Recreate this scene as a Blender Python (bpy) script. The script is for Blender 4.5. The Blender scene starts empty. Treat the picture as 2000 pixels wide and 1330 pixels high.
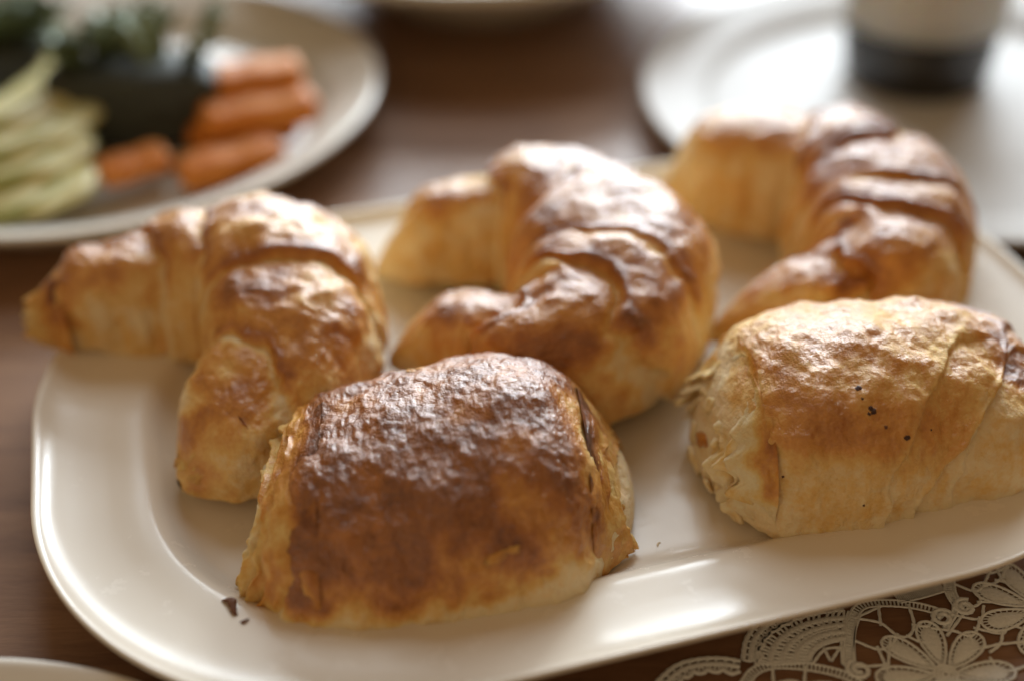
import bpy, math, random
import numpy as np
from mathutils import Vector, Matrix

# ---------------------------------------------------------------- camera, world, light, exposure
sc = bpy.context.scene
COL = sc.collection
PITCH, FPX, ROLL, DIST = math.radians(35.745), 2600.0, math.radians(-1.312), 0.5
cp_, sp_ = math.cos(PITCH), math.sin(PITCH)
CAM = np.array([0, -DIST * cp_, DIST * sp_])
FW = np.array([0, cp_, -sp_]); RT = np.array([1.0, 0, 0]); UP = np.array([0, sp_, cp_])
RT2 = math.cos(ROLL) * RT + math.sin(ROLL) * UP
UP2 = -math.sin(ROLL) * RT + math.cos(ROLL) * UP
cam = bpy.data.cameras.new('camera'); co = bpy.data.objects.new('camera', cam); COL.objects.link(co)
co.matrix_world = Matrix(((RT2[0], UP2[0], -FW[0], CAM[0]), (RT2[1], UP2[1], -FW[1], CAM[1]),
                          (RT2[2], UP2[2], -FW[2], CAM[2]), (0, 0, 0, 1)))
cam.sensor_width = 36; cam.lens = FPX / 2000 * 36
cam.clip_start = 0.01; cam.clip_end = 50
cam.dof.use_dof = True; cam.dof.focus_distance = 0.400; cam.dof.aperture_fstop = 2.3; cam.dof.aperture_blades = 0
sc.camera = co
sc.view_settings.view_transform = 'Standard'; sc.view_settings.look = 'None'
sc.view_settings.exposure = 0.22; sc.view_settings.gamma = 1
sc.cycles.use_denoising = True
sc.cycles.max_bounces = 8
sc.cycles.sample_clamp_indirect = 4

w = bpy.data.worlds.new('World'); sc.world = w; w.use_nodes = True
bg = w.node_tree.nodes['Background']
bg.inputs['Color'].default_value = (1.0, 0.66, 0.36, 1); bg.inputs['Strength'].default_value = 0.21

def area(name, loc, target, sx, sy, power, color):
    l = bpy.data.lights.new(name, 'AREA'); l.shape = 'RECTANGLE'; l.size = sx; l.size_y = sy
    l.energy = power; l.color = color
    o = bpy.data.objects.new(name, l); COL.objects.link(o)
    o.location = loc
    d = Vector(target) - Vector(loc)
    o.rotation_euler = d.to_track_quat('-Z', 'Y').to_euler()
    return o
# the window behind the table, to the right, and the tall upper pane above it
area('window_light', (0.42, 2.2, 0.82), (0.05, 0, 0.02), 2.6, 1.05, 80.0, (0.85, 0.94, 1.0))
area('bright_pane_light', (0.62, 2.1, 0.90), (0.05, 0, 0.02), 0.55, 0.55, 28.0, (0.84, 0.93, 1.0))
area('upper_window_light', (0.10, 1.40, 1.75), (0, 0, 0.02), 1.1, 0.8, 13.0, (0.82, 0.92, 1.0))
# warm bounce of the room, from behind the photographer
area('room_light', (-0.9, -1.3, 1.0), (0, 0, 0), 1.6, 1.6, 3.0, (1.0, 0.74, 0.44))

# ---------------------------------------------------------------- helpers
def P(px, py, z=-0.010):
    """table / plate point seen at a photograph pixel (2000 px wide), metres"""
    d = FW + RT2 * (px - 1000) / FPX - UP2 * (py - 665) / FPX
    t = (z - CAM[2]) / d[2]
    return CAM + d * t

def tag(o, label=None, cat=None, group=None, kind=None):
    if label: o['label'] = label
    if cat: o['category'] = cat
    if group: o['group'] = group
    if kind: o['kind'] = kind
    return o

def empty(name, loc=(0, 0, 0)):
    o = bpy.data.objects.new(name, None); o.location = loc; o.empty_display_size = 0.01
    COL.objects.link(o); return o

def mesh_obj(name, V, F, mat, parent=None, smooth=True, attrs=None, loc=None):
    if isinstance(F, np.ndarray):
        A = np.asarray(V, float); a, b, c, d = (A[F[:, k]] for k in range(4)); m0 = A.mean(0)
        vol = (np.cross(b - a, d - a) * (a - m0)).sum() + (np.cross(d - c, b - c) * (c - m0)).sum()
        if vol < 0: F = F[:, ::-1].copy()
    me = bpy.data.meshes.new(name)
    V = np.asarray(V, np.float32)
    if loc is not None: V = V - np.asarray(loc, np.float32)
    if isinstance(F, np.ndarray):
        n, k = F.shape
        me.vertices.add(len(V)); me.vertices.foreach_set('co', V.ravel())
        me.loops.add(n * k); me.loops.foreach_set('vertex_index', F.astype(np.int32).ravel())
        me.polygons.add(n)
        me.polygons.foreach_set('loop_start', np.arange(0, n * k, k, dtype=np.int32))
        me.polygons.foreach_set('loop_total', np.full(n, k, np.int32))
        me.update(calc_edges=True)
    else:
        me.from_pydata(V.tolist(), [], F); me.update()
    me.polygons.foreach_set('use_smooth', np.full(len(me.polygons), smooth))
    for an, av in (attrs or {}).items():
        a = me.attributes.new(an, 'FLOAT', 'POINT'); a.data.foreach_set('value', np.asarray(av, np.float32))
    me.validate()
    if mat: me.materials.append(mat)
    o = bpy.data.objects.new(name, me); COL.objects.link(o)
    if loc is not None: o.location = loc
    if parent:
        o.parent = parent
        if loc is None: o.location = -Vector(parent.location) if parent.parent is None else Vector((0, 0, 0))
    return o

def grid_faces(nu, nv, wrap_v=True, wrap_u=False):
    i = np.arange(nu if wrap_u else nu - 1)[:, None]; j = np.arange(nv if wrap_v else nv - 1)[None]
    i2 = (i + 1) % nu; j2 = (j + 1) % nv
    a = i * nv + j; b = i2 * nv + j; c = i2 * nv + j2; d = i * nv + j2
    return np.stack([x.ravel() for x in np.broadcast_arrays(a, b, c, d)], 1)

def _h(ix, iy, iz, seed):
    n = (ix * 374761393 + iy * 668265263 + iz * 2147483647 + seed * 1274126177) & 0xffffffff
    n = ((n ^ (n >> 13)) * 1274126177) & 0xffffffff
    n = n ^ (n >> 16)
    return (n & 0xffff) / 32767.5 - 1.0
def noise3(p, seed=0):
    p = np.asarray(p, float); i = np.floor(p).astype(np.int64); f = p - i
    f = f * f * f * (f * (f * 6 - 15) + 10)
    r = 0
    for dx in (0, 1):
        for dy in (0, 1):
            for dz in (0, 1):
                wgt = ((f[..., 0] if dx else 1 - f[..., 0]) * (f[..., 1] if dy else 1 - f[..., 1]) * (f[..., 2] if dz else 1 - f[..., 2]))
                r = r + wgt * _h(i[..., 0] + dx, i[..., 1] + dy, i[..., 2] + dz, seed)
    return r
def fbm(p, octv=4, seed=0, gain=0.5):
    a, r, t = 1.0, 0, 0
    p = np.asarray(p, float)
    for k in range(octv):
        r = r + a * noise3(p * 2 ** k + 17.3 * k, seed + k); t += a; a *= gain
    return r / t
def sst(a, b, x):
    t = np.clip((x - a) / (b - a), 0, 1); return t * t * (3 - 2 * t)

def catmull(C, n, closed=False):
    C = np.asarray(C, float); m = len(C)
    if closed: Q = np.vstack([C[-1], C, C[0], C[1]]); segs = m
    else: Q = np.vstack([2 * C[0] - C[1], C, 2 * C[-1] - C[-2]]); segs = m - 1
    t = np.linspace(0, segs, n * 4 + 1); k = np.minimum(t.astype(int), segs - 1); u = (t - k)[:, None]
    p0, p1, p2, p3 = Q[k], Q[k + 1], Q[k + 2], Q[k + 3]
    R = 0.5 * (2 * p1 + (p2 - p0) * u + (2 * p0 - 5 * p1 + 4 * p2 - p3) * u ** 2 + (3 * p1 - p0 - 3 * p2 + p3) * u ** 3)
    dd = min(3, R.shape[1]) if R.shape[1] <= 3 else 2
    L = np.concatenate([[0], np.cumsum(np.linalg.norm(np.diff(R[:, :dd], axis=0), axis=1))])
    q = np.linspace(0, L[-1], n)
    return np.stack([np.interp(q, L, R[:, c]) for c in range(R.shape[1])], 1)

# ---------------------------------------------------------------- materials
def new_mat(name):
    m = bpy.data.materials.new(name); m.use_nodes = True
    nt = m.node_tree; return m, nt, nt.nodes['Principled BSDF']
def N(nt, typ, **kw):
    n = nt.nodes.new(typ)
    for k, v in kw.items():
        if k in n.inputs: n.inputs[k].default_value = v
        else: setattr(n, k, v)
    return n
def ramp(nt, stops):
    r = nt.nodes.new('ShaderNodeValToRGB'); e = r.color_ramp.elements
    while len(e) < len(stops): e.new(0.5)
    for x, (p, c) in zip(e, stops): x.position = p; x.color = (*c, 1)
    return r
def link(nt, a, b): nt.links.new(a, b)
def coords(nt): return N(nt, 'ShaderNodeTexCoord').outputs['Object']
def math_(nt, op, a, b=None, clamp=False):
    n = nt.nodes.new('ShaderNodeMath'); n.operation = op; n.use_clamp = clamp
    for i, x in enumerate((a, b)):
        if x is None: continue
        if isinstance(x, (int, float)): n.inputs[i].default_value = x
        else: nt.links.new(x, n.inputs[i])
    return n.outputs[0]
def noise_n(nt, vec, scale, detail=4, rough=0.55):
    n = N(nt, 'ShaderNodeTexNoise', Scale=scale, Detail=detail, Roughness=rough); link(nt, vec, n.inputs['Vector']); return n.outputs['Fac']

def pastry_mat(name, coat=0.7, bump=1.0):
    m, nt, b = new_mat(name)
    c = coords(nt)
    at = N(nt, 'ShaderNodeAttribute', attribute_name='bake').outputs['Fac']
    n1 = noise_n(nt, c, 160, 6, 0.6); n2 = noise_n(nt, c, 700, 3, 0.6)
    v = math_(nt, 'ADD', at, math_(nt, 'MULTIPLY', math_(nt, 'SUBTRACT', n1, 0.5), 0.42))
    v = math_(nt, 'ADD', v, math_(nt, 'MULTIPLY', math_(nt, 'SUBTRACT', n2, 0.5), 0.22))
    r = ramp(nt, [(0.0, (0.82, 0.66, 0.40)), (0.18, (0.76, 0.49, 0.17)), (0.36, (0.64, 0.29, 0.052)),
                  (0.56, (0.42, 0.145, 0.021)), (0.76, (0.20, 0.058, 0.010)), (0.96, (0.055, 0.017, 0.007))])
    link(nt, v, r.inputs['Fac']); link(nt, r.outputs['Color'], b.inputs['Base Color'])
    # egg wash: glossy where baked
    gl = sstep_node(nt, v, 0.12, 0.42)
    link(nt, math_(nt, 'SUBTRACT', 0.72, math_(nt, 'MULTIPLY', gl, 0.30)), b.inputs['Roughness'])
    link(nt, math_(nt, 'MULTIPLY', gl, coat), b.inputs['Coat Weight'])
    b.inputs['Coat Roughness'].default_value = 0.20; b.inputs['Coat IOR'].default_value = 1.55
    b.inputs['Specular IOR Level'].default_value = 0.45
    b.inputs['Subsurface Weight'].default_value = 0.22
    b.inputs['Subsurface Radius'].default_value = (1.0, 0.5, 0.2)
    b.inputs['Subsurface Scale'].default_value = 0.005
    n3 = noise_n(nt, c, 420, 5, 0.65)
    n4 = noise_n(nt, c, 1400, 2, 0.5)
    vo = N(nt, 'ShaderNodeTexVoronoi', Scale=380.0); link(nt, c, vo.inputs['Vector'])
    bub = math_(nt, 'MULTIPLY', math_(nt, 'SUBTRACT', 0.5, vo.outputs['Distance']), 0.35)
    h = math_(nt, 'ADD', math_(nt, 'ADD', n3, math_(nt, 'MULTIPLY', n4, 0.32)), bub)
    bp = N(nt, 'ShaderNodeBump', Strength=0.75 * bump, Distance=0.0011)
    link(nt, h, bp.inputs['Height']); link(nt, bp.outputs['Normal'], b.inputs['Normal'])
    link(nt, bp.outputs['Normal'], b.inputs['Coat Normal'])
    return m
def sstep_node(nt, v, a, b):
    n = nt.nodes.new('ShaderNodeMapRange'); n.interpolation_type = 'SMOOTHSTEP'
    nt.links.new(v, n.inputs['Value']); n.inputs['From Min'].default_value = a; n.inputs['From Max'].default_value = b
    return n.outputs['Result']

def ceramic_mat(name, col, rough=0.13):
    m, nt, b = new_mat(name); c = coords(nt)
    n1 = noise_n(nt, c, 14, 4); n2 = noise_n(nt, c, 90, 5, 0.65)
    r = ramp(nt, [(0.3, tuple(x * 0.95 for x in col)), (0.7, col)]); link(nt, n1, r.inputs['Fac'])
    link(nt, r.outputs['Color'], b.inputs['Base Color'])
    sm = sstep_node(nt, n2, 0.55, 0.72)
    link(nt, math_(nt, 'ADD', rough, math_(nt, 'MULTIPLY', sm, 0.16)), b.inputs['Roughness'])
    bp = N(nt, 'ShaderNodeBump', Strength=0.10, Distance=0.0006); link(nt, n2, bp.inputs['Height'])
    link(nt, bp.outputs['Normal'], b.inputs['Normal'])
    return m
def simple_mat(name, cols, scale=60, rough=0.5, bump=0.3, bdist=0.001, sss=0.0, detail=5, stretch=None, coat=0):
    m, nt, b = new_mat(name); c = coords(nt)
    if stretch:
        mp = N(nt, 'ShaderNodeMapping'); mp.inputs['Scale'].default_value = stretch; link(nt, c, mp.inputs['Vector']); c = mp.outputs['Vector']
    n1 = noise_n(nt, c, scale, detail, 0.6)
    r = ramp(nt, [(0.3 + 0.4 * i / max(1, len(cols) - 1), x) for i, x in enumerate(cols)])
    link(nt, n1, r.inputs['Fac']); link(nt, r.outputs['Color'], b.inputs['Base Color'])
    b.inputs['Roughness'].default_value = rough
    b.inputs['Coat Weight'].default_value = coat
    if sss:
        b.inputs['Subsurface Weight'].default_value = sss; b.inputs['Subsurface Scale'].default_value = 0.006
        b.inputs['Subsurface Radius'].default_value = (1, 0.7, 0.4)
    bp = N(nt, 'ShaderNodeBump', Strength=bump, Distance=bdist); link(nt, n1, bp.inputs['Height'])
    link(nt, bp.outputs['Normal'], b.inputs['Normal'])
    return m

M_CER = ceramic_mat('ivory_ceramic', (0.80, 0.73, 0.62), 0.22)
M_CER2 = ceramic_mat('white_ceramic', (0.72, 0.68, 0.61), 0.24)
M_CER3 = ceramic_mat('grey_white_ceramic', (0.58, 0.56, 0.54), 0.50)
M_CER3.node_tree.nodes['Principled BSDF'].inputs['Specular IOR Level'].default_value = 0.10
M_CRUST = pastry_mat('pastry_crust')
M_SMOOTH = pastry_mat('pastry_glazed_crust', bump=0.8)
M_SOFT = pastry_mat('pastry_layers', coat=0.25, bump=0.7)
M_LACE = simple_mat('lace_thread', [(0.72, 0.74, 0.72), (0.86, 0.87, 0.84)], 900, 0.9, 0.7, 0.0006)
M_CARROT = simple_mat('carrot_flesh', [(0.50, 0.13, 0.010), (0.66, 0.24, 0.02)], 40, 0.6, 0.3, 0.001, 0.15)
M_CUKE = simple_mat('cucumber_flesh', [(0.56, 0.52, 0.20), (0.70, 0.64, 0.36)], 60, 0.35, 0.2, 0.001, 0.2)
M_CUKESKIN = simple_mat('cucumber_skin', [(0.28, 0.31, 0.09), (0.42, 0.42, 0.15)], 90, 0.4, 0.3)
M_NORI = simple_mat('dark_leaf', [(0.012, 0.016, 0.010), (0.035, 0.040, 0.026)], 120, 0.55, 0.6)
M_LEAF = simple_mat('green_leaf', [(0.09, 0.13, 0.065), (0.22, 0.28, 0.15)], 90, 0.5, 0.5)
M_BROWN = simple_mat('brown_crumb', [(0.09, 0.03, 0.012), (0.20, 0.075, 0.025)], 500, 0.6, 0.8)
M_BURN = simple_mat('burnt_chocolate', [(0.03, 0.011, 0.006), (0.09, 0.03, 0.014)], 800, 0.5, 0.8)
M_COFFEE = simple_mat('dark_coffee', [(0.010, 0.008, 0.005), (0.020, 0.014, 0.008)], 40, 0.2, 0.0)
M_CREAM = simple_mat('cream', [(0.86, 0.79, 0.68), (0.90, 0.84, 0.74)], 60, 0.55, 0.2, sss=0.6)

def wood_mat():
    m, nt, b = new_mat('varnished_wood'); c = coords(nt)
    mp = N(nt, 'ShaderNodeMapping'); mp.inputs['Scale'].default_value = (2.2, 16, 1); link(nt, c, mp.inputs['Vector'])
    g = noise_n(nt, mp.outputs['Vector'], 5, 8, 0.65)
    f = noise_n(nt, mp.outputs['Vector'], 60, 4, 0.6)
    v = math_(nt, 'ADD', math_(nt, 'MULTIPLY', g, 0.75), math_(nt, 'MULTIPLY', f, 0.25))
    r = ramp(nt, [(0.3, (0.13, 0.062, 0.032)), (0.5, (0.23, 0.12, 0.064)), (0.7, (0.33, 0.185, 0.10))])
    link(nt, v, r.inputs['Fac']); link(nt, r.outputs['Color'], b.inputs['Base Color'])
    b.inputs['Roughness'].default_value = 0.42; b.inputs['Specular IOR Level'].default_value = 0.55
    bp = N(nt, 'ShaderNodeBump', Strength=0.12, Distance=0.0006); link(nt, f, bp.inputs['Height'])
    link(nt, bp.outputs['Normal'], b.inputs['Normal'])
    return m
M_WOOD = wood_mat()
def glass_mat():
    m, nt, b = new_mat('clear_glass')
    b.inputs['Base Color'].default_value = (0.95, 0.97, 0.97, 1)
    b.inputs['Transmission Weight'].default_value = 1; b.inputs['Roughness'].default_value = 0.02; b.inputs['IOR'].default_value = 1.45
    return m
M_GLASS = glass_mat()

# ---------------------------------------------------------------- setting: the table
TZ = -0.010
def box(x0, x1, y0, y1, z0, z1):
    V = [(x, y, z) for z in (z0, z1) for y in (y0, y1) for x in (x0, x1)]
    return V, [[0, 2, 3, 1], [4, 5, 7, 6], [0, 1, 5, 4], [2, 6, 7, 3], [0, 4, 6, 2], [1, 3, 7, 5]]
V, F = box(-1.2, 1.2, -0.55, 1.05, TZ - 0.03, TZ)
tag(mesh_obj('table', V, F, M_WOOD, smooth=False), kind='structure')

# ---------------------------------------------------------------- ceramics
def rrect_ring(a, b, rc, n=40):
    rc = min(rc, a, b)
    pts = []
    for sx, sy, t0 in ((1, 1, 0), (-1, 1, 90), (-1, -1, 180), (1, -1, 270)):
        t = np.radians(np.linspace(t0, t0 + 90, n))
        pts.append(np.stack([sx * (a - rc) + rc * np.cos(t), sy * (b - rc) + rc * np.sin(t)], 1))
    return np.concatenate(pts)
def plat(prof, ringf):
    """prof: list of (inset, z) from the centre of the upper face round the lip to the foot"""
    rings = []
    for o, z in prof:
        r = ringf(o); rings.append(np.column_stack([r, np.full(len(r), z)]))
    n = len(rings[0]); V = np.concatenate(rings); F = grid_faces(len(prof), n)
    # close top and bottom centres
    c0, c1 = len(V), len(V) + 1
    V = np.vstack([V, [[rings[0][:, 0].mean(), rings[0][:, 1].mean(), prof[0][1]], [rings[-1][:, 0].mean(), rings[-1][:, 1].mean(), prof[-1][1]]]])
    j = np.arange(n); j2 = (j + 1) % n
    b0 = (len(prof) - 1) * n
    tri = np.concatenate([np.stack([np.full(n, c0), j, j2, j2], 1), np.stack([np.full(n, c1), b0 + j2, b0 + j, b0 + j], 1)])
    Fl = [list(map(int, f)) for f in F] + [list(map(int, f[:3])) for f in tri]
    return V, Fl
def smooth_prof(C, n): return [tuple(x) for x in catmull(np.array(C, float), n)]

PA, PB, PRC, PPHI = 0.182, 0.128, 0.108, math.radians(14.88)
PC = np.array([0.0217, -0.0355])
R2 = np.array([[math.cos(PPHI), -math.sin(PPHI)], [math.sin(PPHI), math.cos(PPHI)]])
def platter_ring(o):
    r = rrect_ring(PA - o, PB - o, max(PRC - o * 0.9, 0.004)); return r @ R2.T + PC
prof = [(0.105, 0.0), (0.08, 0.0)] + smooth_prof([(0.056, 0.0), (0.046, 0.0003), (0.0415, 0.0022), (0.0375, 0.0058), (0.033, 0.0080), (0.021, 0.0092), (0.012, 0.0105), (0.0065, 0.0119), (0.0030, 0.0138), (0.0010, 0.0154), (0.0, 0.0150),
        (0.0004, 0.0136), (0.003, 0.0108), (0.012, 0.0070), (0.026, 0.0035), (0.036, -0.001), (0.044, -0.006), (0.047, -0.0098), (0.050, -0.0098), (0.052, -0.0075), (0.06, -0.0045)], 90) + [(0.10, -0.0045)]
V, F = plat(prof, platter_ring)
PLATTER = tag(mesh_obj('serving_platter', V, F, M_CER, loc=(PC[0], PC[1], TZ)),
    'large ivory rounded rectangular platter holding the five croissants', 'platter')

def round_plate(name, cx, cy, r, zrim, wrim, mat, label, cat, z0=TZ, lip=0.0035, group=None, well=0.005):
    def ring(o):
        t = np.linspace(0, 2 * np.pi, 128, endpoint=False); q = max(r - o, 0.001)
        return np.stack([cx + q * np.cos(t), cy + q * np.sin(t)], 1)
    zf = z0 + well
    p = [(r * 0.9, zf), (r * 0.55, zf)] + smooth_prof([(wrim + 0.016, zf), (wrim + 0.006, zf + 0.0008), (wrim, zf + (zrim - zf) * 0.45), (wrim * 0.55, zf + (zrim - zf) * 0.75), (lip, zrim - 0.0006), (0.0012, zrim), (0, zrim - 0.0012),
         (0.0008, zrim - 0.003), (wrim * 0.5, zf + (zrim - zf) * 0.55 - 0.003), (wrim + 0.004, z0 + 0.0015), (wrim + 0.010, z0 + 0.0002), (wrim + 0.013, z0 + 0.0002), (wrim + 0.016, z0 + 0.002)], 70) + [(r * 0.6, z0 + 0.002)]
    V, F = plat(p, ring)
    return tag(mesh_obj(name, V, F, mat, loc=(cx, cy, z0)), label, cat, group)
round_plate('vegetable_plate', -0.204, 0.200, 0.1415, 0.0144, 0.026, M_CER2, 'round white plate behind the platter carrying carrot sticks and cucumber', 'plate')
SX, SY = 0.214, 0.198
round_plate('saucer_plate', SX, SY, 0.146, 0.006, 0.030, M_CER3, 'wide white plate at the back right under the coffee glass', 'plate')
q = P(-50, 1276, 0.009) - np.array([0, 0.1225, 0])
round_plate('front_plate', q[0], q[1], 0.122, 0.009, 0.016, M_CER2, 'white plate with a thin raised rim cut off in the near left corner', 'plate')

def lathe(prof, cx, cy, n=64):
    t = np.linspace(0, 2 * np.pi, n, endpoint=False)
    V = np.concatenate([np.column_stack([cx + r * np.cos(t), cy + r * np.sin(t), np.full(n, z)]) for r, z in prof])
    return V, grid_faces(len(prof), n)
# bowl far behind
bx, by = P(945, 14, TZ + 0.044)[:2]; by += 0.150; bz = TZ
V, F = lathe(smooth_prof([(0.001, bz + 0.012), (0.06, bz + 0.013), (0.09, bz + 0.022), (0.112, bz + 0.040), (0.130, bz + 0.047), (0.147, bz + 0.0515), (0.1495, bz + 0.0505), (0.150, bz + 0.048), (0.146, bz + 0.0445), (0.128, bz + 0.041), (0.108, bz + 0.032), (0.085, bz + 0.012), (0.068, bz + 0.005), (0.066, bz + 0.0003), (0.060, bz + 0.0003), (0.058, bz + 0.005), (0.001, bz + 0.005)], 80), bx, by, 128)
tag(mesh_obj('bowl', V, F, M_CER2, loc=(bx, by, bz)), 'wide pale beige bowl at the top of the picture behind the croissants', 'bowl')

# glass of layered coffee on the saucer plate
gx, gy = P(1785, 142, TZ + 0.006)[:2]; gz = TZ + 0.0052
g = empty('coffee_glass', (gx, gy, gz)); tag(g, 'clear glass with a dark coffee layer under pale milk on the back plate', 'glass')
def rad(h): return 0.0365 + 0.10 * h
V, F = lathe([(0.001, gz), (rad(0) - 0.003, gz), (rad(0), gz + 0.002)] + [(rad(h), gz + h) for h in (0.01, 0.03, 0.06, 0.10, 0.12)] + [(rad(0.12) - 0.001, gz + 0.1212)] +
             [(rad(h) - 0.0022, gz + h) for h in (0.12, 0.10, 0.06, 0.03, 0.008)] + [(rad(0) - 0.003, gz + 0.0014), (0.001, gz + 0.0014)], gx, gy)
mesh_obj('glass_wall', V, F, M_GLASS, g)
V, F = lathe([(0.001, gz + 0.0011), (rad(0) - 0.0028, gz + 0.0011)] + [(rad(h) - 0.0019, gz + h) for h in (0.008, 0.018, 0.031)] + [(0.001, gz + 0.031)], gx, gy)
mesh_obj('coffee', V, F, M_COFFEE, g)
V, F = lathe([(0.001, gz + 0.0313)] + [(rad(h) - 0.0019, gz + h) for h in (0.0313, 0.05, 0.08, 0.105)] + [(0.001, gz + 0.107)], gx, gy)
mesh_obj('milk', V, F, M_CREAM, g)

# ---------------------------------------------------------------- pastries
class Tube:
    """a rolled pastry swept along a ground path; rows of (x, y, z base, half width, height) in mm"""
    def __init__(self, rows, cap0=0.10, cap1=0.10, e=2.3, zc=0.32, capexp=2.2, eb=4.0):
        self.T = catmull(np.array(rows, float) / 1000, 400)
        d = np.gradient(self.T[:, :2], axis=0); d /= np.linalg.norm(d, axis=1)[:, None]
        self.n = np.stack([d[:, 1], -d[:, 0]], 1); self.d = d
        self.cap0, self.cap1, self.e, self.zc, self.ce, self.eb = cap0, cap1, e, zc, capexp, eb
        g = np.gradient(np.unwrap(np.arctan2(d[:, 1], d[:, 0]))) / (np.linalg.norm(np.gradient(self.T[:, :2], axis=0), axis=1) + 1e-9)
        ker = np.exp(-np.linspace(-2, 2, 41) ** 2); ker /= ker.sum()
        self.kap = np.convolve(np.pad(g, 20, mode='edge'), ker, 'valid')
        self.L = np.linalg.norm(np.diff(self.T[:, :2], axis=0), axis=1).sum()
    def at(self, s, th, k=1.0, cap=True):
        s, th = np.broadcast_arrays(np.asarray(s, float), np.asarray(th, float))
        q = np.clip(s, 0, 1) * 399
        f = lambda a: np.interp(q, np.arange(400), a)
        x, y, zb, w, H = (f(self.T[:, i]) for i in range(5))
        nx, ny, dx, dy = f(self.n[:, 0]), f(self.n[:, 1]), f(self.d[:, 0]), f(self.d[:, 1])
        over = (s - np.clip(s, 0, 1)) * self.L
        x = x + dx * over; y = y + dy * over
        c = np.ones_like(s)
        if cap:
            a = np.clip(1 - s / self.cap0, 0, 1); c = c * np.clip(1 - a ** self.ce, 0, 1) ** (1 / self.ce)
            a = np.clip(1 - (1 - s) / self.cap1, 0, 1); c = c * np.clip(1 - a ** self.ce, 0, 1) ** (1 / self.ce)
        c = np.maximum(c, 0.004)
        w = w * c * k; hh = H * (0.25 + 0.75 * c) * k if False else H * c * k
        cs, sn = np.cos(th), np.sin(th)
        lat = np.sign(cs) * np.abs(cs) ** (2 / self.e) * w
        kp = f(self.kap); ins = np.where(kp * cs < 0, np.abs(kp), 0.0)
        lim = 0.97 / np.maximum(ins, 1e-6)
        lat = np.sign(lat) * np.minimum(np.abs(lat), lim * np.tanh(np.abs(lat) / lim))
        zc = H * self.zc
        up = zc + (H - zc) * c * k * np.abs(sn) ** (2 / self.e)
        dn = zc - zc * np.minimum(c * k * 1.05, 1) * np.abs(sn) ** (2 / self.eb)
        z = zb + np.where(sn >= 0, up, dn)
        return np.stack([x + nx * lat, y + ny * lat, z], -1)

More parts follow.
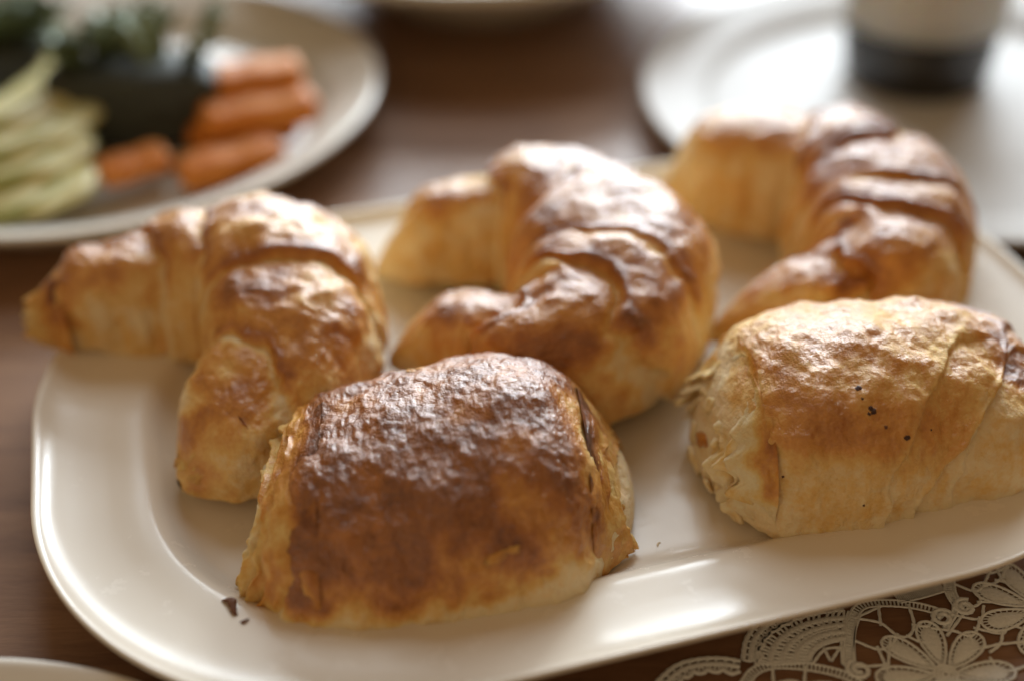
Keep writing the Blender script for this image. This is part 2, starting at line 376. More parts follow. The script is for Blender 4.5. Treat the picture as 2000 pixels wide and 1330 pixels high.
CRUST = {}
def build_pastry(name, tube, segs, apex, loc, label, group, mat=M_CRUST, ns=380, nt=240, seed=1, lob=2.0, lip=0.8,
                 lump=1.6, base=0.16, top=0.42, nz=0.40, ridge=0.22, recess=0.30, segb=None, lamw=0.09, wrw=0.3, slantn=0.02,
                 fine=0.5, extra=None):
    """segs: (s, step mm, slant, slant2) edges of the rolled layers, each layer lying over the next one out"""
    s = np.linspace(0.0005, 0.9995, ns)[:, None]; th = np.linspace(0, 2 * np.pi, nt, endpoint=False)[None]
    S, TH = np.broadcast_arrays(s, th)
    Pn = tube.at(S, TH)
    du = np.gradient(Pn, axis=0); dv = np.roll(Pn, -1, 1) - np.roll(Pn, 1, 1)
    Nn = np.cross(dv, du); Nn /= np.linalg.norm(Nn, axis=2)[..., None] + 1e-12
    cen = Pn.mean(1, keepdims=True)
    if ((Pn - cen) * Nn).sum(2).mean() < 0: Nn = -Nn
    pm = Pn * 1000
    # layer phase
    wob = fbm(np.stack([np.cos(TH) * 1.3, np.sin(TH) * 1.3, S * 2 + seed], -1), 3, seed) * slantn * 2 + fbm(pm / 4, 2, seed + 9) * slantn * 0.3
    off = np.zeros_like(S); edge = np.zeros_like(S); rec = np.zeros_like(S)
    bounds = []
    for k, sg in enumerate(segs):
        s0, st, sl = sg[0], sg[1], sg[2]; sl2 = sg[3] if len(sg) > 3 else 0
        b = s0 + sl * np.cos(TH) + sl2 * (np.sin(TH) - 0.5) + wob * (1 + 0.3 * math.sin(k * 2.1))
        bounds.append(b)
        dd = (S - b) * tube.L * 1000 * (-1 if s0 < apex else 1)     # mm outward past the edge
        off -= st * sst(-0.4, 0.9, dd)
        off += lip * np.exp(-((dd + 1.2) / 1.5) ** 2)
        off -= 0.5 * lip * np.exp(-((dd - 1.6) / 1.3) ** 2)
        edge = np.maximum(edge, np.exp(-((dd + 1.6) / 2.6) ** 2))
        rec = np.maximum(rec, np.exp(-((dd - 1.9) / 1.8) ** 2))
    B = np.stack([np.zeros_like(S)] + bounds + [np.ones_like(S)], 0)
    segi = np.zeros(S.shape, int); ph = np.zeros_like(S)
    sb = np.zeros_like(S)
    for k in range(len(bounds) + 1):
        u = (S - B[k]) / np.maximum(B[k + 1] - B[k], 1e-3)
        ins = (u >= 0) & (u < 1); ph = np.where(ins, u, ph)
        if segb: sb = np.where(ins, segb[k], sb)
    lobe = np.sin(np.pi * np.clip(ph, 0, 1)) ** 0.8
    up = sst(-0.2, 0.6, np.sin(TH))
    seglen = np.ones_like(S)
    for k in range(len(bounds) + 1):
        seglen = np.where((S >= B[k]) & (S < B[k + 1]), np.clip((B[k + 1] - B[k]) / 0.15, 0.2, 1.15), seglen)
    off = off + lob * seglen * (lobe - 0.5) * (0.35 + 0.65 * up)
    big = fbm(pm / 19, 3, seed + 3); mid = fbm(pm / 6.5, 3, seed + 5); fin = fbm(pm / 2.0, 3, seed + 7)
    # long stretched wrinkles round the roll
    wr = fbm(np.stack([S * tube.L * 1000 / 3.0 + 3 * big, np.cos(TH) * 1.6, np.sin(TH) * 1.6], -1), 3, seed + 11)
    off = off + lump * big + lump * 0.35 * mid + fine * 0.5 * fin + wrw * wr
    inn = np.clip(-np.interp(S, np.linspace(0, 1, 400), tube.kap) * np.cos(TH) * 0.032, 0, 1)
    off = off * (1 - 0.9 * inn)
    capf = np.clip(np.minimum(S / tube.cap0, (1 - S) / tube.cap1), 0, 1) ** 0.5
    Q = Pn + Nn * (off * capf * 0.001)[..., None]
    Q[..., 2] = np.maximum(Q[..., 2], 0.0002 + Pn[..., 2].min())
    hz = (Pn[..., 2] - Pn[..., 2].min()) / (Pn[..., 2].max() - Pn[..., 2].min())
    topn = sst(-0.15, 0.95, Nn[..., 2]) * 0.6 + 0.4 * hz
    noi = fbm(pm / 13, 4, seed + 21) ; noi2 = fbm(pm / 30, 2, seed + 31)
    bake = base + top * sst(0.45, 0.92, topn + 0.25 * noi2) + nz * 0.7 * noi + ridge * edge * sst(0.2, 0.7, topn) - recess * rec + sb * sst(0.05, 0.6, topn)
    lam = fbm(np.stack([S * tube.L * 1000 / 2.2 + 2 * big, np.cos(TH) * 0.9, np.sin(TH) * 0.9], -1), 3, seed + 13)
    bake += lamw * lam * (1 - 0.6 * sst(0.4, 0.9, topn))
    bake -= 0.12 * sst(0.30, 0.0, hz)
    if extra is not None: bake, Q = extra(bake, Q, S, TH, Nn, hz, topn)
    root = empty(name, loc); tag(root, label, 'croissant', group)
    CRUST[root.name] = (Q.reshape(-1, 3), Nn.reshape(-1, 3))
    body = mesh_obj('crust', Q.reshape(-1, 3), grid_faces(ns, nt), mat, root, attrs={'bake': np.clip(bake, 0, 0.69).ravel()})
    return root

def layer_sheet(root, tube, s_in, s_out, th0, th1, k, seed, bake=0.12, thick=0.0008, wav=1.6, name='pastry_layer', ragged=2.5, mat=M_SOFT, nu=34, nv=90, kout=None, flare=0.0, bulge=0.0):
    """a thin sheet of pastry peeping out of the end of a roll (real thickness, ragged edge)"""
    th = np.linspace(th0, th1, nv)[None]; u = np.linspace(0, 1, nu)[:, None]
    U, TH = np.broadcast_arrays(u, th)
    rg = fbm(np.stack([TH * 5, U * 0 + seed, U * 0], -1), 4, seed) * ragged / 1000 / tube.L
    so = s_out + rg * (1 if s_out > s_in else -1)
    so = so + flare / tube.L * (1 - np.clip(np.sin(TH), 0, 1)) ** 1.0
    so = so + bulge / tube.L * ((np.sin(TH) - 0.42) / 0.58) ** 2
    S = s_in + (so - s_in) * U
    kk = k if kout is None else k + (kout - k) * U
    def surf(dk):
        Q = tube.at(S, TH, kk, cap=False)
        c = tube.at(S, np.full_like(TH, np.pi / 2), kk * 0.3, cap=False)
        D = Q - c; D /= np.linalg.norm(D, axis=2)[..., None] + 1e-9
        w = fbm(np.stack([U * 2.5 + seed, TH * 3.2, U * 0 + seed * 2.0], -1), 3, seed + 2) * wav / 1000 + fbm(np.stack([U * 6 + seed, TH * 11, U * 0 + seed * 2.0], -1), 2, seed + 5) * wav * 0.3 / 1000
        return Q + D * (w - dk)[..., None]
    A = surf(np.zeros_like(U)); B_ = surf(np.full_like(U, thick))[::-1]
    Q = np.concatenate([A, B_], 0); Q[..., 2] = np.maximum(Q[..., 2], 0.0003)
    bk = bake + 0.25 * fbm(Q * 1000 / 7, 3, seed + 4)
    bk = bk + 0.34 * np.concatenate([sst(0.75, 0.15, U), sst(0.75, 0.15, U)[::-1]], 0) * sst(0.008, 0.03, Q[..., 2])
    bk = bk + 0.25 * sst(0.02, 0.05, Q[..., 2]) * (bake > 0.1)
    return mesh_obj(name, Q.reshape(-1, 3), grid_faces(2 * nu, nv, wrap_v=False), mat, root, attrs={'bake': np.clip(bk, 0, 1).ravel()})

SEGB = (-0.14, 0, 0.02, 0, 0.0, 0.04)
GC = 'croissants on the ivory platter'
# left crescent
tL = Tube([(-174, -8, 9, 11, 28), (-157, -6, 5, 18, 41), (-138, 2, 0, 24, 49), (-115, 6, 0, 29, 54), (-93, 0, 0, 34, 58), (-80, -20, 0, 35, 58), (-78, -46, 0, 31, 53), (-86, -65, 0, 28, 44), (-97, -77, 0, 24, 34), (-108, -85, 0, 15, 22)], 0.10, 0.10)
rL = build_pastry('croissant', tL, [(0.25, 3.0, 0.03, 0.02), (0.41, 2.6, 0.03, -0.03), (0.60, 2.6, -0.03, 0.04), (0.80, 1.0, -0.05, 0.04)], 0.48, (-0.09, 0, 0),
             'golden crescent croissant on the left with one arm tip over the platter rim', GC, M_SMOOTH, seed=3, base=0.17, top=0.26, lob=4.5, lump=3.2, nz=0.5, fine=0.5)
for so, k, sd in ((-0.002, 0.93, 61), (0.004, 0.66, 62), (-0.004, 0.4, 63)):
    layer_sheet(rL, tL, 0.08, so, -0.5, 3.6, k * 0.86, sd, bake=0.20, wav=2.4, ragged=4.0, nv=50, kout=k * 0.58)
for so, k, sd in ((0.985, 0.90, 65), (0.995, 0.72, 66)):
    layer_sheet(rL, tL, 0.90, so - 0.01, -0.4, 3.4, k * 0.97, sd, bake=0.26, wav=2.6, ragged=4.0, nv=50, kout=k * 0.55)
# centre crescent
tC = Tube([(-54, 38, 0, 11, 26), (-37, 40, 0, 18, 42), (-13, 45, 0, 24, 50), (10, 42, 0, 31, 56), (29, 24, 0, 38, 56), (34, -8, 0, 39, 57), (22, -37, 0, 33, 55), (3, -38, 0, 27, 50), (-15, -28, 0, 23, 45), (-33, -24, 0, 18, 38), (-45, -22, 0, 11, 26)], 0.10, 0.10)
build_pastry('croissant', tC, [(0.21, 3.6, 0.03), (0.39, 3.0, 0.02, -0.03), (0.575, 1.8, -0.01), (0.65, 2.6, -0.02, 0.02), (0.775, 4.2, -0.02, 0.03)], 0.43, (0.02, 0.02, 0),
             'curled brown croissant in the middle of the platter with dark glazed ridges', GC, M_SMOOTH, seed=12, base=0.20, top=0.30, lob=5.0, lip=1.25, lump=2.4, fine=0.4, ridge=0.18, segb=SEGB)
# back right crescent
tB = Tube([(62, 88, 0, 11, 28), (78, 86, 0, 20, 46), (99, 82, 0, 25, 53), (121, 76, 0, 31, 53), (138, 59, 0, 37, 56), (142, 28, 0, 38, 57), (133, -2, 0, 32, 55), (116, -9, 0, 26, 50), (98, -9, 0, 22, 43), (80, -10, 0, 15, 30), (70, -11, 0, 10, 22)], 0.10, 0.10)
build_pastry('croissant', tB, [(0.29, 3.6, 0.03), (0.43, 2.2, 0.03, -0.03), (0.545, 2.4, -0.01, 0.02), (0.63, 1.8, -0.01), (0.755, 4.0, -0.02, 0.03)], 0.43, (0.14, 0.05, 0),
             'brown crescent croissant farthest back on the right, in front of the coffee glass plate', GC, M_SMOOTH, seed=25, base=0.20, top=0.30, lob=5.0, lip=1.25, lump=2.4, fine=0.4, ridge=0.18, segb=SEGB)
# front dark pastry
tF = Tube([(-73, -101, 0, 38, 34), (-61, -101, 0, 45, 40), (-45, -100, 0, 47, 44), (-22, -98, 0, 47, 49), (-3, -95, 0, 46, 52), (11, -93, 0, 44, 48), (22, -92, 0, 40, 40), (36, -92, 0, 33, 25)], 0.10, 0.26, e=2.08, zc=0.13, eb=7)
def bakeF(bake, Q, S, TH, Nn, hz, topn):
    pm = Q * 1000
    edge = 0.21 + 0.16 * fbm(pm / 11, 3, 71) + 0.16 * sst(0.45, 0.75, S) - 0.10 * sst(0.75, 0.85, S)
    bake = bake - 0.50 * sst(edge + 0.13, edge - 0.05, hz)          # unbaked strip along the foot
    bake = bake - 0.22 * sst(0.12, 0.03, S + 0.03 * fbm(pm / 6, 3, 75))
    rs = 0.90 + 0.03 * fbm(pm / 9, 3, 73) - 0.10 * hz
    bake = bake - 0.26 * sst(rs - 0.015, rs + 0.03, S) + 0.10 * np.exp(-((S - rs + 0.04) / 0.04) ** 2)
    bake = bake + 0.20 * np.exp(-((S - 0.36) / 0.045) ** 2) * sst(0.2, 0.6, hz) + 0.12 * np.exp(-((S - 0.11) / 0.05) ** 2)
    # the foot bulges out a little below the crust
    Q = Q + Nn * (0.0016 * sst(edge + 0.06, edge - 0.06, hz) * sst(-0.3, 0.3, Nn[..., 2] + 0.5))[..., None]
    Q[..., 2] = np.maximum(Q[..., 2], 0.0002)
    return bake, Q
rF = build_pastry('croissant', tF, [(0.06, 1.4, -0.01, -0.03)], 0.45, (-0.02, -0.09, 0),
             'darkest croissant, a broad brown dome at the front of the platter', GC, seed=41, base=0.53, top=0.14, nz=0.55, lamw=0.05, wrw=0.08, lob=1.0, lump=2.6, ns=460, nt=320, fine=1.1, recess=0.15, extra=bakeF)
for i, (so, k, sd) in enumerate(((0.04, 0.99, 3), (0.01, 0.93, 5), (-0.02, 0.82, 8), (-0.03, 0.64, 10))):
    layer_sheet(rF, tF, 0.14, so, -0.35, 2.9, k, sd, bake=0.30 - 0.05 * i, flare=-0.007, wav=2.2)
for i, (so, k, sd) in enumerate(((0.925, 1.0, 13), (0.945, 0.93, 15), (0.955, 0.84, 17))):
    layer_sheet(rF, tF, 0.86, so, -0.3, 2.9, k * 0.93, sd, bake=0.36 - 0.05 * i, flare=0.006, wav=2.0, kout=k * 0.74)
# right pale pastry
tR = Tube([(58, -78, 0, 32, 38), (76, -76, 0, 38, 48), (104, -72, 0, 41, 52), (138, -66, 0, 39, 50), (160, -60, 0, 34, 42), (180, -57, 0, 24, 30)], 0.20, 0.20, e=2.25, zc=0.22, eb=5)
def bakeR(bake, Q, S, TH, Nn, hz, topn):
    pm = Q * 1000
    bake = bake - 0.26 * sst(0.17, 0.05, S + 0.05 * fbm(pm / 7, 3, 87))
    st = fbm(np.stack([TH * 7 + S * 10, S * 5, 0 * S], -1), 3, 81)
    bake = bake + (0.36 + 0.5 * st) * sst(0.70, 0.84, S + 0.03 * st) * sst(0.15, 0.5, hz)
    bake = bake + 0.11 * np.exp(-((hz - 0.72 - 0.10 * fbm(pm / 14, 2, 83)) / 0.10) ** 2) * sst(0.03, 0.10, S) * sst(0.35, 0.05, np.abs(S - 0.22) - 0.1) * (np.cos(TH) > 0)
    # two torn folds running down to the left on the near face
    for s0, a in ((0.50, 1.0), (0.68, 0.8)):
        d = (S - (s0 - 0.30 * (np.cos(TH) - 0.6) + 0.02 * fbm(pm / 8, 3, 85))) * 110
        Q = Q - Nn * (0.0016 * a * sst(0.0, 1.2, d) * sst(16, 4, d) * (np.cos(TH) > 0.1))[..., None]
        bake = bake - 0.10 * np.exp(-(d / 2.5) ** 2)
    Q[..., 2] = np.maximum(Q[..., 2], 0.0002)
    return bake, Q
rR = build_pastry('croissant', tR, [(0.04, 1.2, 0.0, -0.02), (0.76, 1.8, -0.2, 0.15), (0.92, 1.6, -0.1, 0.1)], 0.3, (0.11, -0.065, 0),
             'palest croissant at the front right with diagonal seams and dark specks', GC, seed=57, base=0.07, top=0.24, nz=0.25, wrw=0.15, lob=1.2, lump=3.2, ns=460, nt=320, fine=0.8, ridge=0.12, recess=0.12, extra=bakeR)
for i, (so, k, sd) in enumerate(((0.045, 0.96, 23), (0.02, 0.90, 25), (0.0, 0.78, 28), (0.0, 0.60, 29))):
    layer_sheet(rR, tR, 0.13, so, -0.35, 3.0, k, sd, bake=0.05, wav=2.2, ragged=6.0, bulge=0.008, kout=k * 0.84)

# small dark specks and loose flakes, each set on the crust where it shows
def on_crust(root, px, py):
    Q, Nn = CRUST[root.name]
    d = Q - CAM; z = d @ FW
    u = 1000 + FPX * (d @ RT2) / z; v = 665 - FPX * (d @ UP2) / z
    ok = (Nn * d).sum(1) < 0
    e = (u - px) ** 2 + (v - py) ** 2 + np.where(ok, 0, 1e9)
    k = np.argsort(e)[:12]; k = k[np.argmin(z[k])]
    return Q[k], Nn[k]
def speck(root, px, py, r, seed, mat=None, name='speck', flat=0.28, stretch=1.0, ang=0.0, bake=0.1):
    c, nrm = on_crust(root, px, py)
    a = np.cross(nrm, [0.3, 0.2, 1]); a /= np.linalg.norm(a); b = np.cross(nrm, a)
    a, b = a * math.cos(ang) + b * math.sin(ang), b * math.cos(ang) - a * math.sin(ang)
    n, m = 10, 14
    ph = np.linspace(0.05, math.pi - 0.05, n)[:, None]; th = np.linspace(0, 2 * np.pi, m, endpoint=False)[None]
    D = np.stack(np.broadcast_arrays(np.sin(ph) * np.cos(th), np.sin(ph) * np.sin(th), np.cos(ph)), -1)
    R = r * (1 + 0.9 * fbm(D * 1.6 + seed * 3.1, 3, seed))[..., None]
    D = D * R
    Q = c + D[..., :1] * a * stretch + D[..., 1:2] * b + D[..., 2:] * nrm * flat
    mesh_obj(name, Q.reshape(-1, 3), grid_faces(n, m), mat or M_BURN, root, attrs={'bake': np.full(n * m, bake)})
for i, (x, y, r) in enumerate(((1672, 758, 0.0011), (1684, 775, 0.0005), (1702, 792, 0.0009), (1711, 800, 0.0011), (1698, 803, 0.0006), (1778, 852, 0.0009), (1770, 860, 0.0008), (1526, 935, 0.0006), (1823, 838, 0.0004), (1735, 832, 0.0006), (1690, 990, 0.0005))):
    speck(rR, x, y, r * 0.8, i + 2, M_BURN if i not in (7, 9, 10) else M_BROWN)
for i, (x, y, r, st, an) in enumerate(((1352, 840, 0.0030, 1.4, 1.0), (1366, 860, 0.0022, 1.8, 0.4), (1345, 900, 0.0034, 1.3, 1.9), (1360, 960, 0.0026, 1.9, 0.8), (1390, 1020, 0.0028, 1.5, 2.2), (1380, 790, 0.0022, 1.6, 1.2))):
    speck(rR, x, y, r, i + 31, M_SOFT, 'flake', 0.35, st, an, 0.06 if i != 1 else 0.5)
for i, (x, y, r, st, an, bk) in enumerate(((975, 1090, 0.0014, 2.6, 0.7, 0.34), (1005, 1072, 0.0010, 2.2, 0.3, 0.30), (800, 722, 0.0014, 2.2, 0.8, 0.40), (815, 708, 0.0009, 2.6, 2.0, 0.36))):
    speck(rF, x, y, r, i + 51, M_SOFT, 'flake', 0.30, st, an, bk)

# ---------------------------------------------------------------- vegetables
def stick(name, a, b, wd, ht, mat, label, cat, group, seed, round_=3.0, bend=0.0, parent=None):
    a = np.array(a, float); b = np.array(b, float); n = 22; m = 20
    t = np.linspace(0, 1, n); c = a + (b - a) * t[:, None]; d = (b - a) / np.linalg.norm(b - a)
    sd = np.cross(d, [0, 0, 1]); sd /= np.linalg.norm(sd); upv = np.cross(sd, d)
    c = c + sd * (bend * np.sin(np.pi * t))[:, None]
    th = np.linspace(0, 2 * np.pi, m, endpoint=False)
    cap = np.clip(1 - np.abs(2 * t - 1) ** 14, 0.02, 1) ** 0.5
    Vv = []
    for i in range(n):
        r = cap[i] * (1 + 0.05 * math.sin(seed + i * .7))
        x = np.sign(np.cos(th)) * np.abs(np.cos(th)) ** (2 / round_) * wd * r; y = np.sign(np.sin(th)) * np.abs(np.sin(th)) ** (2 / round_) * ht * r
        Vv.append(c[i] + sd * x[:, None] + upv * y[:, None])
    o = mesh_obj(name, np.concatenate(Vv), grid_faces(n, m), mat, loc=tuple(a))
    return tag(o, label, cat, group)
zp = TZ + 0.005
def PZ(px, py, z): return P(px, py, z)
GCAR = 'carrot sticks on the vegetable plate'
for i, (x0, y0, x1, y1, z, wd, lab) in enumerate((
        (408, 165, 592, 140, 0.023, 0.0120, 'deep orange carrot stick farthest back and highest in the pile'),
        (388, 240, 622, 200, 0.015, 0.0115, 'bright orange carrot stick in the middle of the pile, the longest'),
        (366, 276, 585, 240, 0.006, 0.0075, 'orange carrot stick tucked under the long bright one'),
        (346, 346, 556, 292, 0.005, 0.0100, 'lowest carrot stick in front, nearest the platter'))):
    stick('carrot_stick', PZ(x0, y0, z), PZ(x1, y1, z), wd, 0.0072, M_CARROT, lab, 'carrot', GCAR, i, 3.2)
stick('carrot_slice', PZ(190, 345, 0.008), PZ(330, 300, 0.010), 0.010, 0.005, M_CARROT, 'short thin carrot piece in front of the dark leafy bundle', 'carrot', None, 9)
GCU = 'cucumber slices fanned on the vegetable plate'
for i, (x0, y0, x1, y1, z, lab) in enumerate((
        (-60, 250, 150, 110, 0.024, 'pale green cucumber slice at the back of the fan'),
        (-60, 300, 155, 190, 0.020, 'pale green cucumber slice second in the fan'),
        (-60, 345, 150, 250, 0.015, 'pale green cucumber slice in the middle of the fan'),
        (-60, 400, 170, 315, 0.009, 'pale green cucumber slice lying lowest, nearest the platter'))):
    c = stick('cucumber_slice', PZ(x0, y0, z), PZ(x1, y1, z), 0.018, 0.0042, M_CUKE, lab, 'cucumber', GCU, i, 2.6, bend=0.012)
    r = stick('rind', PZ(x0, y0, z) - np.array([0, 0.0165, -0.001]), PZ(x1 - 6, y1, z) - np.array([0, 0.0165, -0.001]), 0.0022, 0.0040, M_CUKESKIN, None, None, None, i, 2.0, bend=0.012)
    r.location = Vector(r.location) - Vector(c.location); r.parent = c

def bundle(name, px, py, pw, hgt, depth, label, seed):
    c = P(px, py, zp); root = empty(name, tuple(c)); tag(root, label, 'vegetable')
    n, m = 40, 64
    t = np.linspace(0, 1, n)[:, None]; th = np.linspace(0, 2 * np.pi, m, endpoint=False)[None]
    cap = np.clip(1 - (2 * t - 1) ** 8, 0.0, 1) ** 0.5
    r = cap * (1 + 0.05 * np.sin(3 * th + 4 * t))
    x = c[0] + np.sign(np.cos(th)) * np.abs(np.cos(th)) ** 0.7 * pw * r; y = c[1] + depth + np.sign(np.sin(th)) * np.abs(np.sin(th)) ** 0.7 * depth * r; z = c[2] + 0.0005 + t * hgt + 0 * th
    Q = np.stack([x, y, z], -1); Q[..., :2] += (0.0015 * fbm(Q * 150, 3, seed))[..., None]
    mesh_obj('wrap', Q.reshape(-1, 3), grid_faces(n, m), M_NORI, root)
    rnd = random.Random(seed)
    for k in range(13):
        ang = rnd.uniform(0, 6.28); bx_ = c[0] + rnd.uniform(-.8, .8) * pw; by_ = c[1] + depth * (1 + rnd.uniform(-.1, .9))
        L = rnd.uniform(0.016, 0.024); W = rnd.uniform(0.010, 0.016)
        u = np.linspace(0, 1, 12)[:, None]; v = np.linspace(-1, 1, 13)[None]
        fr = 0.003 * np.sin(v * 9 + k) * u
        xx = v * W * (0.4 + 0.6 * u) ; zz = u * L + 0.002 * np.sin(v * 7 + k) * u; yy = 0.012 * u ** 2 * rnd.choice([-1, 1]) + fr
        X = bx_ + xx * math.cos(ang) - yy * math.sin(ang); Y = by_ + xx * math.sin(ang) + yy * math.cos(ang); Z = c[2] + hgt * 0.86 + zz
        A = np.stack(np.broadcast_arrays(X, Y, Z), -1); B2 = A[::-1] + np.array([0.0004, 0.0006, 0])
        mesh_obj('leaf', np.concatenate([A, B2], 0).reshape(-1, 3), grid_faces(24, 13, wrap_v=False), M_LEAF, root)
bundle('leafy_bundle', 268, 312, 0.041, 0.042, 0.020, 'dark green bundle with a frilly leafy top between cucumber and carrots', 4)
bundle('leafy_bundle', 10, 235, 0.032, 0.036, 0.020, 'dark green bundle at the left edge of the vegetable plate behind the cucumber', 8)

# ---------------------------------------------------------------- crumbs
def crumb(px, py, L, ang, label, z=0.0, mat=M_BROWN, seed=0):
    bpy.context.view_layer.update()
    for _ in range(6):                                   # let it lie on the glaze, wherever that is
        c = P(px, py, z); hit, hp, hn, _i = PLATTER.ray_cast(Vector(c) - PLATTER.location + Vector((0, 0, 0.05)), Vector((0, 0, -1)))
        if hit: z = hp.z + PLATTER.location.z
    n, m = 14, 10
    t = np.linspace(0, 1, n); th = np.linspace(0, 2 * np.pi, m, endpoint=False)
    r = np.sin(np.pi * np.clip(t, .02, .98)) ** 0.5 * L * 0.16
    A = np.stack(np.broadcast_arrays(((t - .5) * L)[:, None] + 0 * th, (L * 0.12 * np.sin(t * 5 + seed))[:, None] + r[:, None] * np.cos(th), r[:, None] * (0.9 + 0.7 * np.sin(th))), -1)
    A = A + 0.0004 * fbm(A * 900 + seed, 2, seed)[..., None]
    ca, sa = math.cos(ang), math.sin(ang)
    Q = np.stack([c[0] + A[..., 0] * ca - A[..., 1] * sa, c[1] + A[..., 0] * sa + A[..., 1] * ca, z + np.maximum(A[..., 2], 0.0001)], -1)
    return tag(mesh_obj('crumb', Q.reshape(-1, 3), grid_faces(n, m), mat, loc=tuple(c)), label, 'crumb')
crumb(452, 1186, 0.008, -0.75, 'dark brown curl of crust on the platter floor before the front croissant')

crumb(478, 1214, 0.003, 0.4, 'tiny crumb beside the near left foot of the dark front croissant', seed=3)
crumb(1286, 1062, 0.0022, 0.9, 'tiny pale crumb on the platter between the two front croissants', mat=M_SOFT, seed=5)

# ---------------------------------------------------------------- lace doily under the near right corner of the platter
rl = random.Random(5)
def LP(x, y): return P(1250 + 0.375 * x, 1080 + 0.375 * y, TZ)[:2]
c0 = LP(1590, 640)
doily = empty('lace_doily', (c0[0], c0[1], TZ)); tag(doily, 'openwork cream lace doily with flower motifs lying on the dark table under the platter edge', 'doily')
def cord_VF(path, wd, ht=None, m=6, zoff=0.0, closed=False):
    path = np.asarray(path, float); n = len(path); ht = ht or wd * 0.6
    d = np.gradient(path, axis=0) if not closed else np.roll(path, -1, 0) - np.roll(path, 1, 0)
    d /= np.linalg.norm(d, axis=1)[:, None] + 1e-12
    nn = np.stack([d[:, 1], -d[:, 0]], 1)
    th = np.linspace(0, 2 * np.pi, m, endpoint=False)
    wv = wd * (1 + 0.14 * np.sin(np.arange(n) * 1.7 + rl.random() * 6))
    xy = path[:, None, :] + nn[:, None, :] * (wv[:, None] * np.cos(th))[..., None]
    z = TZ + 0.0004 + zoff + ht * (1 + np.sin(th))[None] + 0 * wv[:, None]
    return np.concatenate([xy, z[..., None]], -1).reshape(-1, 3), grid_faces(n, m, wrap_u=closed)
class MB:
    def __init__(s_): s_.V = []; s_.F = []; s_.n = 0
    def add(s_, VF):
        s_.V.append(VF[0]); s_.F.append(VF[1] + s_.n); s_.n += len(VF[0])
    def build(s_, name, mat=M_LACE): return mesh_obj(name, np.concatenate(s_.V), np.concatenate(s_.F), mat, doily)
def offset_path(p, o):
    d = np.gradient(p, axis=0); d /= np.linalg.norm(d, axis=1)[:, None] + 1e-12
    return p + np.stack([d[:, 1], -d[:, 0]], 1) * o
def LC(pts, n): return catmull(np.array([LP(*q) for q in pts]), n)
def ladder(pts, wd, pitch, name='tape', solid=False, cw=0.00042):
    p = LC(pts, 80) if not isinstance(pts, np.ndarray) else pts
    L = np.linalg.norm(np.diff(p, axis=0), axis=1).sum()
    b = MB(); a0, a1 = offset_path(p, -wd), offset_path(p, wd)
    b.add(cord_VF(a0, cw, zoff=0.0002)); b.add(cord_VF(a1, cw, zoff=0.0002))
    k = max(3, int(L / pitch)); idx = np.linspace(0, len(p) - 1, k)
    for q in idx:
        i = int(q); j = min(i + 1, len(p) - 1); f = q - i
        u = a0[i] + (a0[j] - a0[i]) * f; v = a1[i] + (a1[j] - a1[i]) * f
        b.add(cord_VF(np.linspace(u, v, 3), pitch * (0.40 if solid else 0.30), 0.00022, 5))
    return b.build(name)
def bar(pts, wd=0.00052, name='thread_bar'):
    q0, q1 = np.array(pts[0], float), np.array(pts[-1], float)
    pts = [tuple(q0 + (q0 - np.array(pts[1])) * 0.16)] + list(pts[1:-1]) + [tuple(q1 + (q1 - np.array(pts[-2])) * 0.16)]
    p = LC(pts, 6 * len(pts)) ; b = MB(); b.add(cord_VF(p, wd, zoff=rl.random() * 0.0002)); return b.build(name)
def petal(c, ang, L, W):
    t = np.linspace(0, 2 * np.pi, 48, endpoint=False)
    def out(k, sh=0.0):
        x = L * 0.5 - L * 0.5 * k * np.cos(t) + sh; y = W * 0.5 * k * np.sin(t) * (0.72 + 0.28 * -np.cos(t)) * 1.15
        return np.stack([c[0] + 0.0035 * math.cos(ang) + x * math.cos(ang) - y * math.sin(ang), c[1] + 0.0035 * math.sin(ang) + x * math.sin(ang) + y * math.cos(ang)], 1)
    b = MB(); o = out(1.0); b.add(cord_VF(o, 0.0005, 0.00034, closed=True, zoff=0.0002))
    i_ = out(0.70)
    for k in range(0, 48, 2): b.add(cord_VF(np.linspace(i_[k], o[k], 3), 0.00022, 0.0002, 5))
    rings = [np.column_stack([out(k), np.full(48, TZ + 0.0006 + 0.0006 * math.sqrt(max(0, 1 - (k / 0.74) ** 2)))]) for k in (0.74, 0.72, 0.6, 0.45, 0.3, 0.15, 0.01)]
    b.add((np.concatenate(rings), grid_faces(7, 48)))
    return b.build('petal')
for fc, a0 in ((LP(1590, 640), 0.0), (LP(2085, 300), 0.25)):
    for k in range(8): petal(fc, a0 + k * math.pi / 4 + 0.04, 0.0165, 0.0085)
    b = MB()
    for rr in (0.0032, 0.0021, 0.0010):
        t = np.linspace(0, 2 * np.pi, 24, endpoint=False); b.add(cord_VF(np.stack([fc[0] + rr * np.cos(t), fc[1] + rr * np.sin(t)], 1), 0.0006, 0.0005, closed=True))
    b.build('flower_centre')
def spiral(x, y, r, a0):
    c = LP(x, y); t = np.linspace(0, 1, 60); rr = r * (1 - 0.75 * t); a = a0 + 9.5 * t
    p = np.stack([c[0] + rr * np.cos(a), c[1] + rr * np.sin(a)], 1)
    b = MB(); b.add(cord_VF(p, 0.0008, 0.0005)); b.build('spiral_end')
ladder([(1110, 640), (1085, 560), (1090, 450), (1105, 350), (1150, 285), (1250, 268), (1390, 275), (1510, 300), (1580, 330)], 0.0013, 0.0011)
spiral(1575, 345, 0.0034, 0.5); spiral(1140, 615, 0.0036, 2)
ladder([(500, 800), (545, 690), (600, 620), (700, 590), (850, 597), (990, 622), (1090, 655), (1150, 700)], 0.0013, 0.0011)
ladder([(1590, 60), (1605, 130), (1615, 210), (1650, 270), (1690, 300)], 0.0015, 0.0007, solid=True)
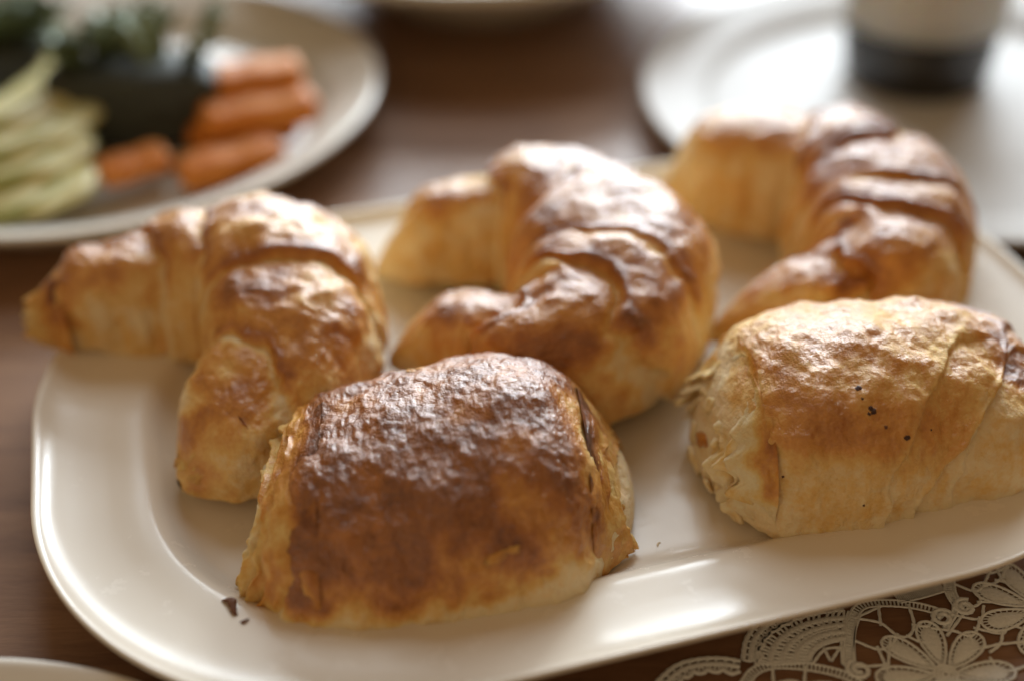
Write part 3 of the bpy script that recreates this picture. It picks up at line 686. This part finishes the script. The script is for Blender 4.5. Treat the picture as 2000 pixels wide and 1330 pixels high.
spiral(1690, 290, 0.0034, 1)
ladder([(1590, 400), (1640, 300), (1615, 210)], 0.0007, 0.0006, solid=True)
# woven bands
ladder([(840, 545), (880, 490), (950, 450), (1040, 430)], 0.0024, 0.0006, 'woven_band', solid=True)
ladder([(1330, 230), (1440, 205), (1560, 170)], 0.0030, 0.0006, 'woven_band', solid=True)
ladder([(1085, 590), (1080, 480), (1088, 400), (1115, 320)], 0.0018, 0.0006, 'woven_band', solid=True)
# fan of pierced rows between the scalloped edge and the tape
def arc(cx, cy, rx, ry, a0, a1, n=40):
    return [(cx + rx * math.cos(math.radians(a)), cy + ry * math.sin(math.radians(a))) for a in np.linspace(a0, a1, n)]
rows = [(arc(1075, 560, 470 * k, 255 * k, 172, 268, 50)) for k in (0.42, 0.56, 0.70, 0.84, 1.0)]
W_ = [np.array([LP(*q) for q in r]) for r in rows]
for i, r in enumerate(W_):
    b = MB(); b.add(cord_VF(r, 0.0011 if i < 4 else 0.0008, 0.0004)); b.build('fan_row')
for i in range(4):
    b = MB(); k = 13 + 3 * i
    for q in range(k):
        j = int(q * 49 / (k - 1)); j2 = min(49, j + (2 if i == 3 else 0))
        b.add(cord_VF(np.linspace(W_[i][j], W_[i + 1][j2], 4), 0.0006 if i < 3 else 0.00045, 0.00035))
    b.build('fan_spoke')
def trim(pts, n):
    p = LC(pts, n * 8); sc_ = np.abs(np.sin(np.linspace(0, n * np.pi, len(p))))
    o = offset_path(p, 0.0016); o = offset_path(p, 0.0) + (o - p) * (1.0 + 0.9 * sc_)[:, None]
    b = MB(); b.add(cord_VF(p, 0.0009, 0.0004)); b.add(cord_VF(o, 0.0008, 0.0004))
    for k in range(0, len(p) - 4, 4):
        b.add(cord_VF(np.linspace(p[k], o[k + 2], 3), 0.0004, 0.0003)); b.add(cord_VF(np.linspace(o[k + 2], p[k + 4], 3), 0.0004, 0.0003))
    i_ = offset_path(p, -0.0022); b.add(cord_VF(i_, 0.0008, 0.0004))
    for k in range(0, len(p), 4): b.add(cord_VF(np.linspace(p[k], i_[k], 3), 0.0005, 0.0003))
    return b.build('scalloped_edge')
trim([(40, 800), (120, 700), (210, 620), (310, 590), (420, 585), (520, 600)], 7)
trim([(575, 570), (590, 470), (640, 400), (720, 350), (840, 300), (1000, 270)], 8)
for seg in ([(1140, 350), (1250, 372), (1335, 435), (1395, 440), (1425, 380), (1400, 290)], [(1250, 372), (1240, 290)], [(1335, 435), (1310, 480), (1240, 508), (1130, 468)],
            [(1240, 508), (1275, 590)], [(1310, 480), (1372, 535)], [(1395, 440), (1470, 470), (1520, 430)], [(1425, 380), (1500, 385), (1530, 330)],
            [(1640, 330), (1765, 350), (1785, 290)], [(1765, 350), (1755, 400), (1718, 440), (1640, 415)], [(1718, 440), (1742, 510)], [(1755, 400), (1885, 425), (1905, 375)],
            [(1885, 425), (1872, 482), (1825, 520)], [(1872, 482), (2000, 470)], [(1655, 175), (1740, 205), (1785, 180), (1865, 150), (1905, 80)], [(1740, 205), (1772, 262), (1700, 300)],
            [(1772, 262), (1890, 262)], [(1660, 110), (1720, 60)], [(1785, 180), (1815, 110)], [(1865, 150), (1990, 180)], [(1825, 560), (1862, 612), (1925, 622), (2010, 596)], [(1862, 612), (1825, 660)],
            [(1240, 290), (1130, 340)], [(1530, 400), (1640, 415)], [(1300, 470), (1290, 590)], [(1610, 420), (1700, 300)], [(1905, 375), (1990, 400)], [(1720, 60), (1815, 110), (1905, 80)], [(1742, 510), (1872, 482)], [(690, 610), (695, 720)], [(860, 612), (850, 720)], [(695, 690), (780, 670), (850, 690)], [(1275, 590), (1150, 600)], [(1275, 590), (1300, 660)], [(850, 690), (960, 680), (1050, 700)],
            [(905, 575), (960, 510), (1040, 500)], [(960, 510), (985, 560)], [(1040, 500), (1000, 560)]):
    bar(seg)
bpy.context.view_layer.update()
